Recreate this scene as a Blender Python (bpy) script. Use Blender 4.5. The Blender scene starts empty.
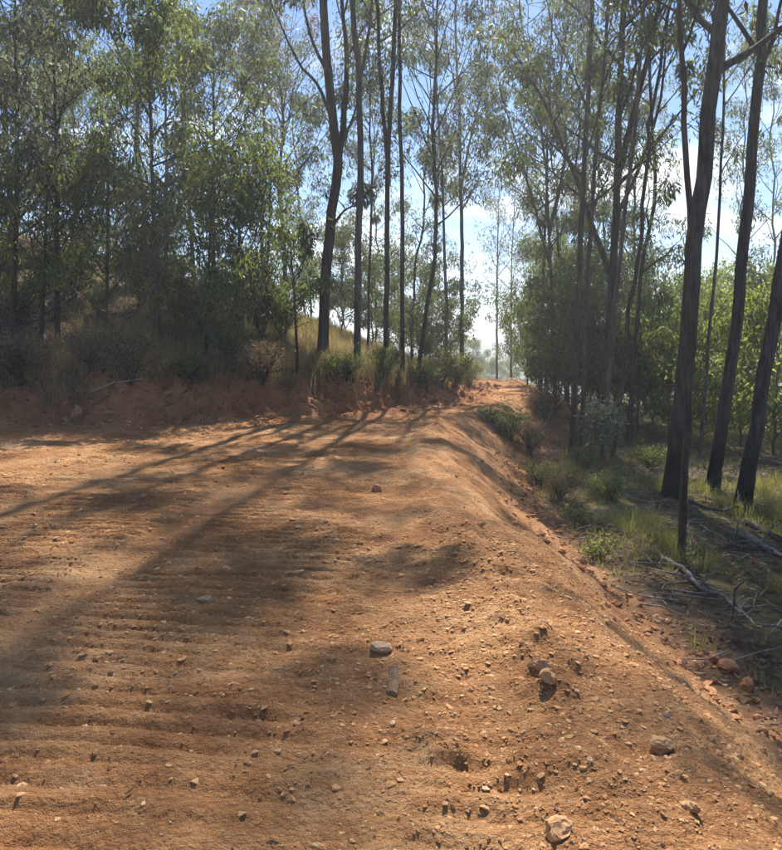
import bpy, math, random
import numpy as np
from mathutils import Vector

R = math.radians
sc = bpy.context.scene
col = sc.collection

# ------------------------------------------------------------------ camera, sky, sun, exposure
EYE = 1.55
PITCH = R(5.6)
FPX, CX, CY = 767.0, 391.0, 425.0          # focal length and centre of the photograph, in its pixels
cam_d = bpy.data.cameras.new('camera')
cam = bpy.data.objects.new('camera', cam_d); col.objects.link(cam)
cam.location = (0, 0, EYE); cam.rotation_euler = (R(90) - PITCH, 0, 0)
cam_d.sensor_fit = 'HORIZONTAL'; cam_d.sensor_width = 36.0; cam_d.lens = 36.0 * FPX / 782.0
cam_d.clip_start = 0.05; cam_d.clip_end = 8000
sc.camera = cam

SUN_AZ = R(7)        # to the right of straight ahead (+Y)
SUN_EL = R(51)
w = bpy.data.worlds.new('World'); sc.world = w; w.use_nodes = True
nt = w.node_tree; nt.nodes.clear()
def N(nt, typ, **kw):
    n = nt.nodes.new(typ)
    for k, v in kw.items():
        if k.startswith('i_'):
            key = k[2:]
            n.inputs[int(key) if key.isdigit() else key.replace('_', ' ')].default_value = v
        else:
            setattr(n, k, v)
    return n
def L(nt, a, b): nt.links.new(a, b)
sky = N(nt, 'ShaderNodeTexSky', sky_type='NISHITA', sun_disc=False, sun_elevation=SUN_EL, sun_rotation=SUN_AZ)
sky.air_density = 0.8; sky.dust_density = 0.05; sky.ozone_density = 4.0
tc = N(nt, 'ShaderNodeTexCoord')
sep = N(nt, 'ShaderNodeSeparateXYZ'); L(nt, tc.outputs['Generated'], sep.inputs[0])
zz = N(nt, 'ShaderNodeMath', operation='MAXIMUM', i_1=0.0); L(nt, sep.outputs['Z'], zz.inputs[0])
za = N(nt, 'ShaderNodeMath', operation='ADD', i_1=0.16); L(nt, zz.outputs[0], za.inputs[0])
dx = N(nt, 'ShaderNodeMath', operation='DIVIDE'); L(nt, sep.outputs['X'], dx.inputs[0]); L(nt, za.outputs[0], dx.inputs[1])
dy = N(nt, 'ShaderNodeMath', operation='DIVIDE'); L(nt, sep.outputs['Y'], dy.inputs[0]); L(nt, za.outputs[0], dy.inputs[1])
cb = N(nt, 'ShaderNodeCombineXYZ'); L(nt, dx.outputs[0], cb.inputs[0]); L(nt, dy.outputs[0], cb.inputs[1])
cn = N(nt, 'ShaderNodeTexNoise', i_Scale=1.15, i_Detail=9.0, i_Roughness=0.6)
cmap = N(nt, 'ShaderNodeMapping', i_Location=(15.3, 12.4, 0.0)); L(nt, cb.outputs[0], cmap.inputs[0]); L(nt, cmap.outputs[0], cn.inputs['Vector'])
cr = N(nt, 'ShaderNodeMapRange', i_1=0.52, i_2=0.66, i_3=0.0, i_4=0.9); L(nt, cn.outputs['Fac'], cr.inputs[0])
skm = N(nt, 'ShaderNodeHueSaturation', i_Saturation=1.3, i_Value=1.08)
L(nt, sky.outputs[0], skm.inputs['Color'])
mixc = N(nt, 'ShaderNodeMix', data_type='RGBA'); L(nt, cr.outputs[0], mixc.inputs[0]); L(nt, skm.outputs[0], mixc.inputs[6])
mixc.inputs[7].default_value = (10.5, 10.75, 11.1, 1)
bg = N(nt, 'ShaderNodeBackground', i_Strength=0.06); L(nt, mixc.outputs[2], bg.inputs[0])
wo = N(nt, 'ShaderNodeOutputWorld'); L(nt, bg.outputs[0], wo.inputs[0])

sd = bpy.data.lights.new('sun', 'SUN'); sd.energy = 5.0; sd.angle = R(0.55); sd.color = (1.0, 0.93, 0.83)
sun = bpy.data.objects.new('sun', sd); col.objects.link(sun)
SUN_DIR = Vector((math.sin(SUN_AZ) * math.cos(SUN_EL), math.cos(SUN_AZ) * math.cos(SUN_EL), math.sin(SUN_EL)))
sun.rotation_euler = SUN_DIR.to_track_quat('Z', 'Y').to_euler(); sun.location = SUN_DIR * 60

sc.view_settings.view_transform = 'Standard'; sc.view_settings.look = 'None'
sc.view_settings.exposure = 1.3; sc.view_settings.gamma = 1.0; sc.view_settings.use_curve_mapping = False
cy = sc.cycles
cy.max_bounces = 5; cy.diffuse_bounces = 3; cy.glossy_bounces = 2; cy.transmission_bounces = 4
cy.volume_bounces = 0; cy.transparent_max_bounces = 4; cy.sample_clamp_indirect = 6.0
cy.use_denoising = True; cy.use_adaptive_sampling = True; cy.adaptive_threshold = 0.03

# ------------------------------------------------------------------ noise and terrain
def hsh(xi, yi, seed):
    h = (xi.astype(np.int64) * 374761393 + yi.astype(np.int64) * 668265263 + seed * 1442695041) & 0xffffffff
    h = ((h ^ (h >> 13)) * 1274126177) & 0xffffffff
    h = ((h ^ (h >> 16)) * 2246822519) & 0xffffffff
    return ((h ^ (h >> 15)) & 0xffffff) / float(0xffffff)
def vn(x, y, seed=0):
    x = np.asarray(x, float); y = np.asarray(y, float)
    xi = np.floor(x); yi = np.floor(y); fx = x - xi; fy = y - yi
    fx = fx * fx * (3 - 2 * fx); fy = fy * fy * (3 - 2 * fy)
    a = hsh(xi, yi, seed); b = hsh(xi + 1, yi, seed); c = hsh(xi, yi + 1, seed); d = hsh(xi + 1, yi + 1, seed)
    return (a + (b - a) * fx) * (1 - fy) + (c + (d - c) * fx) * fy
def fbm(x, y, f, o=3, seed=0, g=0.5):          # -1 .. 1
    s = 0; a = 1.0; t = 0
    for i in range(o):
        s = s + a * (2 * vn(np.asarray(x) * f + 17.3 * i, np.asarray(y) * f - 9.1 * i, seed + i) - 1); t += a
        a *= g; f *= 2.03
    return s / t
def sst(a, b, x):
    t = np.clip((x - a) / (b - a), 0, 1); return t * t * (3 - 2 * t)

_ys = np.linspace(-30, 140, 1701)
_sh = np.interp(_ys, [-30, 0, 2.3, 3.3, 4.6, 7, 10.7, 13.5, 15.8, 19, 22, 26, 31, 38, 60, 140],
                [2.6, 1.3, 1.18, 1.12, 1.02, .82, .78, 1.0, 1.4, 2.5, 3.9, 5.3, 5.7, 6.3, 9.5, 25])
_k = np.hanning(25); _k /= _k.sum()
_sh = np.convolve(np.pad(_sh, 12, mode='edge'), _k, mode='valid')
def shoulder(y): return np.interp(y, _ys, _sh)
def right_d(x, y):
    s = (shoulder(y + .1) - shoulder(y - .1)) / .2
    return (x - shoulder(y)) / np.sqrt(1 + s * s)
FOOT = np.array([(-400, -60), (-60, 4), (-30, 10), (-12, 13.9), (-7.6, 14.8), (-3.1, 16.0), (0, 18.6), (1.9, 21.8), (2.9, 26), (3.9, 33),
                 (4.6, 40), (8, 60), (24, 120), (120, 500), (900, 4000)], float)
for _ in range(2):
    a, b = FOOT[:-1], FOOT[1:]
    q = np.empty((2 * len(a), 2)); q[0::2] = .75 * a + .25 * b; q[1::2] = .25 * a + .75 * b
    FOOT = np.vstack([FOOT[:1], q, FOOT[-1:]])
def left_d(x, y):                                # signed distance to the foot of the cut bank, positive on the hill
    best = np.full(np.shape(x), 1e18); sg = np.ones(np.shape(x))
    for i in range(len(FOOT) - 1):
        ax, ay = FOOT[i]; ex, ey = FOOT[i + 1] - FOOT[i]
        t = np.clip(((x - ax) * ex + (y - ay) * ey) / (ex * ex + ey * ey), 0, 1)
        px = x - ax - t * ex; py = y - ay - t * ey; d = px * px + py * py
        s = np.where(ex * py - ey * px > 0, 1.0, -1.0)
        m = d < best; best = np.where(m, d, best); sg = np.where(m, s, sg)
    return np.sqrt(best) * sg
def terrain(x, y, fine=True):
    x = np.asarray(x, float); y = np.asarray(y, float)
    dl = left_d(x, y); dr = right_d(x, y)
    near = 1 - sst(50, 90, np.hypot(x, y))
    # road surface
    z = 0.035 * fbm(x, y, .35, 2, 3)
    z = z + np.exp(-((dr + .35) / .32) ** 2) * (.06 + .11 * fbm(x, y, 3.2, 3, 12)) * near * sst(-3, 3.5, y)
    # cut bank and hill
    jag = .42 * fbm(x, y, .9, 2, 21) + .22 * fbm(x, y, 3.2, 3, 22)
    hb = np.interp(x, [-12, -6, -1, 1.5, 3.5], [.72, .80, .85, .62, .40]) * (1 - .5 * sst(32, 42, y))
    d2 = dl + jag * near
    bank = hb * (1 + .22 * fbm(x, y, .5, 2, 24)) * sst(0.0, 1.35, d2)
    sl = np.interp(x, [-10, -5, -2, -.3, 1.5, 3.5], [.30, .28, .24, .13, .07, .04])
    hill = sl * 30 * np.tanh(np.maximum(d2 - .5, 0) / 30)
    hill = hill + .0018 * np.clip(d2 - 1, 0, 34) ** 2 * sst(-.5, -6, x)
    z = z + np.where(dl > -1.2, bank + hill, 0)
    z = z + sst(-1.3, -.15, dl) * (1 - sst(0, .6, dl)) * near * np.maximum(0, .05 + .17 * fbm(x, y, 1.5, 3, 31))
    z = z + sst(1.0, 2.5, dl) * near * (.12 * fbm(x, y, .8, 3, 35))
    # fill embankment on the right and the slope below it
    drj = dr + near * (.16 * fbm(x, y, .9, 2, 41) + .05 * fbm(x, y, 3.5, 2, 42))
    drop = np.interp(y, [0, 12, 20, 30, 45], [1.05, .95, .8, .7, .6])
    s = np.clip(drj / 1.55, 0, 1); s = .55 * s + .45 * s * s * (3 - 2 * s)
    z = z - drop * s - .045 * np.clip(dr - 1.2, 0, 40) - .20 * np.clip(dr - 22, 0, 120)
    z = z + sst(1.3, 2.6, dr) * near * .10 * fbm(x, y, .9, 3, 45)
    # the ridge ends past the crest
    z = z - .13 * np.clip(y - 37, 0, 260) * sst(37, 50, y)
    # far valley and hills
    r = np.hypot(x, y)
    hills = -30 + 36 * sst(150, 420, r) * (.75 + .35 * fbm(x, y, .0022, 4, 51)) + 22 * sst(500, 1500, r)
    hills = hills + sst(150, 300, r) * (7 * fbm(x, y, .012, 2, 55) + 9 * fbm(x, y, .004, 2, 56))
    z = z * (1 - sst(120, 320, r)) + hills * sst(120, 320, r)
    if fine:
        onroad = sst(.1, -.5, dl) * sst(.05, -.5, dr)
        rough = near
        # dozer track marks: lanes of grouser ribs across the travel direction
        ux = x - .10 * y
        yy = y + .10 * fbm(x, y, .7, 2, 62) + .12 * x
        ribs = 1 - np.exp(-(np.sin(math.pi * yy / .15 + .8 * fbm(x, y, .6, 2, 61)) / .5) ** 2)
        lane = sst(-.25, .25, np.sin(2 * math.pi * (ux + .25 * fbm(x, y, .3, 2, 63)) / 1.9) + .8) * sst(-.35, -1.1, dr + .3 * fbm(x, y, .6, 2, 66))
        wear = .4 + .6 * sst(-.5, .3, fbm(x, y, .55, 3, 64))
        z = z + onroad * rough * lane * wear * .072 * (ribs - .6) * (.55 + .45 * sst(-.25, .2, fbm(x, y, 1.7, 2, 67))) * sst(40, 18, y)
        lines = fbm(x * .17 + .1 * y, yy, 6.5, 3, 71, .6)
        z = z + onroad * rough * .024 * lines
        z = z + rough * sst(-.1, .5, dr) * sst(2.0, 1.2, dr) * (.07 * fbm(x * .35, y, 3.2, 3, 68) + .03 * np.abs(fbm(x * .5, y, 8, 2, 69)))
        berm = np.exp(-((dr + .55) / .9) ** 2) * sst(11, 3, y)
        cl = np.maximum(0, fbm(x, y, 5.0, 3, 81)) ** 1.2
        z = z + rough * cl * (.028 * onroad + .042 * berm + .05 * sst(-.1, .4, dr) * sst(1.9, 1.2, dr))
        z = z + rough * .014 * fbm(x, y, 9, 2, 83) * (.6 + berm)
        z = z + rough * sst(0, .35, d2) * (1 - sst(.9, 1.5, d2)) * (.26 * fbm(x, y, 3.4, 3, 91) + .12 * np.abs(fbm(x, y, 11, 2, 92)))
        z = z + rough * sst(-1.2, -.2, dl) * (1 - sst(.0, .5, dl)) * .07 * np.maximum(0, fbm(x, y, 6, 3, 93))
    return z
def gz(x, y): return float(terrain(np.array([x]), np.array([y]))[0])
_cz = gz(0, 0); EYEZ = EYE + _cz; cam.location.z = EYEZ

SP, CP = math.sin(PITCH), math.cos(PITCH)
def ray(px, py):
    a = (px - CX) / FPX; b = (CY - py) / FPX
    return np.array([a, CP + b * SP, -SP + b * CP])
def at(px, py, Y):                                # point of the place at ground distance Y seen in that direction
    d = ray(px, py); k = Y / d[1]
    return np.array([d[0] * k, Y, EYEZ + d[2] * k])
def hit(px, py):                                  # where that line of sight meets the ground
    d = ray(px, py); t = np.arange(1.5, 90, .03)
    X, Y, Z = d[0] * t, d[1] * t, EYEZ + d[2] * t
    i = int(np.argmax(terrain(X, Y) > Z))
    return float(X[i]), float(Y[i])

# ------------------------------------------------------------------ mesh building
class MB:
    def __init__(s): s.v = []; s.f = []; s.n = 0
    def add(s, v, f):
        v = np.asarray(v, float).reshape(-1, 3); f = np.asarray(f, np.int64)
        s.v.append(v); s.f.append(f + s.n); s.n += len(v)
    def mesh(s, name, mat, smooth=True):
        me = bpy.data.meshes.new(name)
        v = np.vstack(s.v) if s.v else np.zeros((0, 3))
        me.vertices.add(len(v)); me.vertices.foreach_set('co', v.astype(np.float32).ravel())
        tot = np.concatenate([np.full(len(f), f.shape[1]) for f in s.f]); idx = np.concatenate([f.ravel() for f in s.f])
        me.loops.add(len(idx)); me.loops.foreach_set('vertex_index', idx.astype(np.int32))
        me.polygons.add(len(tot)); st = np.concatenate([[0], np.cumsum(tot)[:-1]])
        me.polygons.foreach_set('loop_start', st.astype(np.int32))
        me.polygons.foreach_set('use_smooth', np.full(len(tot), smooth))
        me.materials.append(mat); me.update(calc_edges=True)
        return me
    def build(s, name, mat, parent=None, smooth=True):
        return link(name, s.mesh(name, mat, smooth), parent)
def link(name, me, parent=None):
    o = bpy.data.objects.new(name, me); col.objects.link(o)
    if parent is not None: o.parent = parent
    return o
def tag(o, label=None, cat=None, group=None, kind=None):
    for k, v in (('label', label), ('category', cat), ('group', group), ('kind', kind)):
        if v: o[k] = v
    return o
def thing(name, label, cat, loc, group=None):
    o = bpy.data.objects.new(name, None); col.objects.link(o); o.empty_display_size = .3
    o.location = loc; return tag(o, label, cat, group)
def copy_tree(o, parent=None):
    c = o.copy(); col.objects.link(c)
    if parent is not None: c.parent = parent
    for k in ('label', 'category', 'group'):
        if parent is not None and k in c: del c[k]
    for ch in o.children: copy_tree(ch, c)
    return c
def curve(P, n):                                   # smooth curve through control points
    P = np.asarray(P, float)
    if len(P) == 2: return P[0] + (P[1] - P[0]) * np.linspace(0, 1, n)[:, None]
    Q = np.vstack([2 * P[0] - P[1], P, 2 * P[-1] - P[-2]])
    seg = np.linalg.norm(np.diff(P, axis=0), axis=1); cum = np.concatenate([[0], np.cumsum(seg)]); u = np.linspace(0, cum[-1], n)
    out = []
    for a in u:
        i = min(len(P) - 2, int(np.searchsorted(cum, a, side='right') - 1)); t = (a - cum[i]) / max(seg[i], 1e-9)
        p0, p1, p2, p3 = Q[i], Q[i + 1], Q[i + 2], Q[i + 3]
        out.append(.5 * (2 * p1 + (p2 - p0) * t + (2 * p0 - 5 * p1 + 4 * p2 - p3) * t * t + (3 * p1 - p0 - 3 * p2 + p3) * t ** 3))
    return np.array(out)
def tube(mb, P, rad, sides=6, rough=0.0, rng=None, cap=True):
    P = np.asarray(P, float); n = len(P); rad = np.broadcast_to(np.asarray(rad, float), (n,))
    T = np.gradient(P, axis=0); T /= np.linalg.norm(T, axis=1)[:, None] + 1e-12
    ref = np.array([1.0, 0, 0]) if abs(T[0, 0]) < .8 else np.array([0, 1.0, 0])
    U = np.cross(T, ref); U /= np.linalg.norm(U, axis=1)[:, None] + 1e-12; W = np.cross(T, U)
    a = np.arange(sides) * 2 * math.pi / sides
    rr = np.repeat(rad[:, None], sides, 1)
    if rough and rng is not None:
        fl = rng.normal(0, 1, sides); k = np.cumsum(rng.normal(0, .35, (n, sides)), 0) * .35
        rr = rr * (1 + rough * (fl[None] + k))
    V = P[:, None] + rr[..., None] * (np.cos(a)[None, :, None] * U[:, None] + np.sin(a)[None, :, None] * W[:, None])
    i = np.arange(n - 1)[:, None] * sides; j = np.arange(sides)[None]; jn = (j + 1) % sides
    F = np.stack([i + j, i + jn, i + sides + jn, i + sides + j], -1).reshape(-1, 4)
    mb.add(V, F)
    if cap:
        for c, ringv, flip in ((P[0], V[0], True), (P[-1], V[-1], False)):
            jj = np.arange(sides); f = np.stack([jj, (jj + 1) % sides, np.full(sides, sides)], 1)
            mb.add(np.vstack([ringv, c[None]]), f[:, ::-1] if flip else f)
def unit(v): return v / (np.linalg.norm(v, axis=-1, keepdims=True) + 1e-12)
def leaves(mb, C, D, ln, wd, rng, lying=False):
    n = len(C); D = unit(D); S = unit(np.cross(D, rng.normal(0, .3, (n, 3)) + np.array([0, 0, 1]) if lying else rng.normal(0, 1, (n, 3))))
    ln = np.broadcast_to(ln, (n,))[:, None]; wd = np.broadcast_to(wd, (n,))[:, None]
    nn = np.cross(D, S)
    B = C; M = C + D * ln * .42 + nn * ln * .06; T = C + D * ln - nn * ln * .08
    V = np.stack([B, M + S * wd * .5, T, M - S * wd * .5], 1).reshape(-1, 3)
    mb.add(V, np.arange(4 * n).reshape(-1, 4))

# ------------------------------------------------------------------ materials
def new_mat(name):
    m = bpy.data.materials.new(name); m.use_nodes = True; m.node_tree.nodes.clear(); return m, m.node_tree
def ramp(nt, fac, stops):
    r = N(nt, 'ShaderNodeValToRGB'); e = r.color_ramp.elements
    while len(e) < len(stops): e.new(.5)
    for k, (p, c) in enumerate(stops): e[k].position = p; e[k].color = (*c, 1)
    L(nt, fac, r.inputs[0]); return r.outputs[0]
def noise(nt, vec, scale, detail=4, rough=.55):
    n = N(nt, 'ShaderNodeTexNoise', i_Scale=scale, i_Detail=detail, i_Roughness=rough)
    if vec is not None: L(nt, vec, n.inputs['Vector'])
    return n.outputs['Fac']
def mix(nt, fac, a, b, mode='MIX'):
    m = N(nt, 'ShaderNodeMix', data_type='RGBA', blend_type=mode)
    for i, v in ((0, fac), (6, a), (7, b)):
        if isinstance(v, (int, float)): m.inputs[i].default_value = v
        elif isinstance(v, tuple): m.inputs[i].default_value = (*v, 1)
        else: L(nt, v, m.inputs[i])
    return m.outputs[2]
def leaf_mat(name, cols, trans=.35, tint=(1.5, 1.6, .6), rough=.55):
    m, nt = new_mat(name)
    g = N(nt, 'ShaderNodeNewGeometry'); oi = N(nt, 'ShaderNodeObjectInfo')
    pn = noise(nt, g.outputs['Position'], .9, 2)
    a = N(nt, 'ShaderNodeMath', operation='MULTIPLY_ADD', i_1=.75, i_2=-.12); L(nt, g.outputs['Random Per Island'], a.inputs[0])
    b = N(nt, 'ShaderNodeMath', operation='MULTIPLY_ADD', i_1=.5); L(nt, pn, b.inputs[0]); L(nt, a.outputs[0], b.inputs[2])
    c = ramp(nt, b.outputs[0], [(i / (len(cols) - 1), cc) for i, cc in enumerate(cols)])
    p = N(nt, 'ShaderNodeBsdfPrincipled', i_Roughness=rough); L(nt, c, p.inputs['Base Color'])
    p.inputs['Specular IOR Level'].default_value = .35 if rough < .9 else .05
    tr = N(nt, 'ShaderNodeBsdfTranslucent'); L(nt, mix(nt, 1.0, c, tint, 'MULTIPLY'), tr.inputs[0])
    ms = N(nt, 'ShaderNodeMixShader', i_0=trans); L(nt, p.outputs[0], ms.inputs[1]); L(nt, tr.outputs[0], ms.inputs[2])
    o = N(nt, 'ShaderNodeOutputMaterial'); L(nt, ms.outputs[0], o.inputs[0]); return m
def bark_mat(name, cols, char=0.0, bump=.6, scale=9.0):
    m, nt = new_mat(name)
    t = N(nt, 'ShaderNodeTexCoord'); mp = N(nt, 'ShaderNodeMapping', i_Scale=(1, 1, .16)); L(nt, t.outputs['Object'], mp.inputs[0])
    mp2 = N(nt, 'ShaderNodeMapping', i_Scale=(1, 1, .07)); L(nt, t.outputs['Object'], mp2.inputs[0])
    ff = N(nt, 'ShaderNodeMath', operation='MULTIPLY', i_1=.45); L(nt, noise(nt, mp2.outputs[0], scale * 4.2, 4, .6), ff.inputs[0])
    fa = N(nt, 'ShaderNodeMath', operation='MULTIPLY_ADD', i_1=.55); L(nt, noise(nt, mp.outputs[0], scale, 6, .62), fa.inputs[0]); L(nt, ff.outputs[0], fa.inputs[2])
    fs = N(nt, 'ShaderNodeMapRange', i_1=.32, i_2=.68); L(nt, fa.outputs[0], fs.inputs[0]); f = fs.outputs[0]
    f2 = noise(nt, t.outputs['Object'], 1.1, 3)
    a = N(nt, 'ShaderNodeMath', operation='MULTIPLY_ADD', i_1=.35); L(nt, f2, a.inputs[0]); L(nt, f, a.inputs[2])
    c = ramp(nt, a.outputs[0], [(.3 + .65 * i / (len(cols) - 1), cc) for i, cc in enumerate(cols)])
    if char:
        s = N(nt, 'ShaderNodeSeparateXYZ'); L(nt, t.outputs['Object'], s.inputs[0])
        h = N(nt, 'ShaderNodeMath', operation='MULTIPLY_ADD', i_1=-1.3, i_2=char); L(nt, f2, h.inputs[0])
        d = N(nt, 'ShaderNodeMath', operation='ADD'); L(nt, s.outputs['Z'], d.inputs[0]); L(nt, h.outputs[0], d.inputs[1])
        r = N(nt, 'ShaderNodeMapRange', i_1=.35, i_2=.75, i_3=1.0, i_4=0.0)
        hh = N(nt, 'ShaderNodeMath', operation='MULTIPLY_ADD', i_1=1.1, i_2=-char); L(nt, f2, hh.inputs[0])
        ad = N(nt, 'ShaderNodeMath', operation='ADD'); L(nt, s.outputs['Z'], ad.inputs[0]); L(nt, hh.outputs[0], ad.inputs[1])
        L(nt, ad.outputs[0], r.inputs[0])
        c = mix(nt, r.outputs[0], c, (.016, .014, .013))
    p = N(nt, 'ShaderNodeBsdfPrincipled', i_Roughness=.9); L(nt, c, p.inputs['Base Color']); p.inputs['Specular IOR Level'].default_value = .2
    bu = N(nt, 'ShaderNodeBump', i_Strength=bump, i_Distance=.05); L(nt, f, bu.inputs['Height']); L(nt, bu.outputs[0], p.inputs['Normal'])
    o = N(nt, 'ShaderNodeOutputMaterial'); L(nt, p.outputs[0], o.inputs[0]); return m
def ground_mat():
    m, nt = new_mat('earth')
    g = N(nt, 'ShaderNodeNewGeometry'); P = g.outputs['Position']
    def attr(n):
        a = N(nt, 'ShaderNodeAttribute', attribute_name=n); return a.outputs['Fac']
    n1 = noise(nt, P, .7, 4); n2 = noise(nt, P, 5, 5, .6); n3 = noise(nt, P, 38, 5, .65); n4 = noise(nt, P, 140, 3, .6)
    sm = N(nt, 'ShaderNodeMath', operation='MULTIPLY_ADD', i_1=.5); L(nt, n1, sm.inputs[0])
    s2 = N(nt, 'ShaderNodeMath', operation='MULTIPLY_ADD', i_1=.3); L(nt, n2, s2.inputs[0]); L(nt, s2.outputs[0], sm.inputs[2])
    s3 = N(nt, 'ShaderNodeMath', operation='MULTIPLY', i_1=.2); L(nt, n3, s3.inputs[0]); L(nt, s3.outputs[0], s2.inputs[2])
    clay = ramp(nt, sm.outputs[0], [(.38, (.27, .115, .045)), (.5, (.42, .21, .087)), (.62, (.57, .345, .17))])
    red = ramp(nt, sm.outputs[0], [(.34, (.25, .09, .037)), (.5, (.42, .185, .08)), (.66, (.52, .28, .135))])
    c = mix(nt, attr('red'), clay, red)
    vo = N(nt, 'ShaderNodeTexVoronoi', i_Scale=55.0); L(nt, P, vo.inputs['Vector'])
    sp = N(nt, 'ShaderNodeMapRange', i_1=.0, i_2=.22, i_3=.55, i_4=0.0); L(nt, vo.outputs['Distance'], sp.inputs[0])
    spc = N(nt, 'ShaderNodeSeparateColor'); L(nt, vo.outputs['Color'], spc.inputs[0])
    th = N(nt, 'ShaderNodeMath', operation='GREATER_THAN', i_1=.72); L(nt, spc.outputs[0], th.inputs[0])
    pf = N(nt, 'ShaderNodeMath', operation='MULTIPLY'); L(nt, sp.outputs[0], pf.inputs[0]); L(nt, th.outputs[0], pf.inputs[1])
    c = mix(nt, pf.outputs[0], c, (.52, .33, .19))
    lit = ramp(nt, sm.outputs[0], [(.36, (.07, .043, .026)), (.5, (.14, .09, .055)), (.62, (.25, .175, .11))])
    gr = ramp(nt, n2, [(.3, (.09, .075, .03)), (.55, (.17, .145, .06)), (.75, (.27, .22, .11))])
    lit = mix(nt, attr('grassy'), lit, gr)
    c = mix(nt, attr('litter'), c, lit)
    c = mix(nt, attr('wood'), c, ramp(nt, n1, [(.35, (.018, .032, .014)), (.7, (.05, .07, .028))]))
    p = N(nt, 'ShaderNodeBsdfPrincipled', i_Roughness=.95); L(nt, c, p.inputs['Base Color']); p.inputs['Specular IOR Level'].default_value = .15
    v2 = N(nt, 'ShaderNodeTexVoronoi', i_Scale=34.0, feature='SMOOTH_F1'); v2.inputs['Smoothness'].default_value = .25; v2.inputs['Randomness'].default_value = 1.0
    dis = mix(nt, .03, P, N(nt, 'ShaderNodeTexNoise', i_Scale=20.0).outputs['Color']); L(nt, dis, v2.inputs['Vector'])
    cm = N(nt, 'ShaderNodeMath', operation='MULTIPLY_ADD', i_1=-.55); L(nt, v2.outputs['Distance'], cm.inputs[0]); L(nt, n3, cm.inputs[2])
    hs = N(nt, 'ShaderNodeMath', operation='MULTIPLY_ADD', i_1=.5); L(nt, n4, hs.inputs[0]); L(nt, cm.outputs[0], hs.inputs[2])
    bu = N(nt, 'ShaderNodeBump', i_Strength=1.0, i_Distance=.045); L(nt, hs.outputs[0], bu.inputs['Height']); L(nt, bu.outputs[0], p.inputs['Normal'])
    o = N(nt, 'ShaderNodeOutputMaterial'); L(nt, p.outputs[0], o.inputs[0]); return m
def rock_mat(name, cols, scale=14):
    m, nt = new_mat(name)
    g = N(nt, 'ShaderNodeNewGeometry'); t = N(nt, 'ShaderNodeTexCoord')
    a = N(nt, 'ShaderNodeMath', operation='MULTIPLY_ADD', i_1=.45); L(nt, g.outputs['Random Per Island'], a.inputs[0])
    n1 = noise(nt, g.outputs['Position'], scale, 5, .65)
    b = N(nt, 'ShaderNodeMath', operation='MULTIPLY', i_1=.7); L(nt, n1, b.inputs[0]); L(nt, b.outputs[0], a.inputs[2])
    c = ramp(nt, a.outputs[0], [(.2 + .6 * i / (len(cols) - 1), cc) for i, cc in enumerate(cols)])
    p = N(nt, 'ShaderNodeBsdfPrincipled', i_Roughness=.92); L(nt, c, p.inputs['Base Color']); p.inputs['Specular IOR Level'].default_value = .2
    bu = N(nt, 'ShaderNodeBump', i_Strength=.7, i_Distance=.012); L(nt, noise(nt, g.outputs['Position'], 70, 4), bu.inputs['Height']); L(nt, bu.outputs[0], p.inputs['Normal'])
    o = N(nt, 'ShaderNodeOutputMaterial'); L(nt, p.outputs[0], o.inputs[0]); return m

M = {}
M['earth'] = ground_mat()
M['gum'] = leaf_mat('gum_leaf', [(.040, .052, .024), (.07, .088, .040), (.105, .125, .06), (.16, .17, .095)], .5, (1.5, 1.55, .8))
M['gumgrey'] = leaf_mat('gum_leaf_grey', [(.055, .062, .042), (.09, .10, .066), (.13, .14, .095), (.19, .195, .135)], .48, (1.35, 1.45, .95))
M['young'] = leaf_mat('young_leaf', [(.045, .06, .022), (.08, .105, .037), (.125, .15, .06), (.195, .205, .095)], .52, (1.6, 1.65, .75))
M['bright'] = leaf_mat('bright_leaf', [(.06, .08, .022), (.10, .13, .038), (.145, .175, .058), (.22, .24, .10)], .58, (1.75, 1.7, .85))
M['yellow'] = leaf_mat('yellow_leaf', [(.10, .11, .03), (.16, .16, .045), (.22, .21, .065), (.28, .25, .09)], .42, (1.3, 1.3, .7))
M['pale'] = leaf_mat('pale_leaf', [(.07, .085, .05), (.13, .15, .09), (.20, .22, .14), (.30, .31, .22)], .25, (1.2, 1.3, .8))
M['dead'] = leaf_mat('dead_leaf', [(.13, .075, .05), (.19, .115, .085), (.25, .16, .12)], .35, (1.3, 1.1, .9))
M['dryleaf'] = leaf_mat('dry_shrub_leaf', [(.085, .062, .036), (.15, .11, .065), (.22, .165, .10), (.14, .14, .07)], .4, (1.3, 1.15, .8))
M['straw'] = leaf_mat('straw', [(.14, .125, .05), (.24, .20, .085), (.34, .275, .135), (.43, .35, .20)], .42, (1.2, 1.15, .8))
M['greengrass'] = leaf_mat('green_grass', [(.085, .095, .028), (.16, .16, .05), (.24, .225, .08), (.32, .27, .12)], .45, (1.3, 1.35, .7))
M['litter'] = leaf_mat('litter_leaf', [(.05, .03, .018), (.11, .068, .04), (.19, .13, .085), (.30, .21, .14)], .1, (1.2, 1.1, .9), .95)
M['bark'] = bark_mat('grey_bark', [(.040, .033, .028), (.085, .072, .062), (.16, .14, .122)])
M['barkdark'] = bark_mat('dark_bark', [(.022, .017, .014), (.055, .042, .034), (.11, .088, .072)], bump=.9)
M['barkchar'] = bark_mat('charred_base_bark', [(.028, .024, .022), (.062, .055, .050), (.118, .108, .10)], char=1.05, bump=.9, scale=12)
M['barkred'] = bark_mat('red_brown_bark', [(.035, .022, .017), (.07, .046, .036), (.12, .085, .067)], bump=.6)
M['barkpale'] = bark_mat('pale_bark', [(.15, .125, .10), (.27, .235, .20), (.40, .36, .31)], bump=.3, scale=5)
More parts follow.
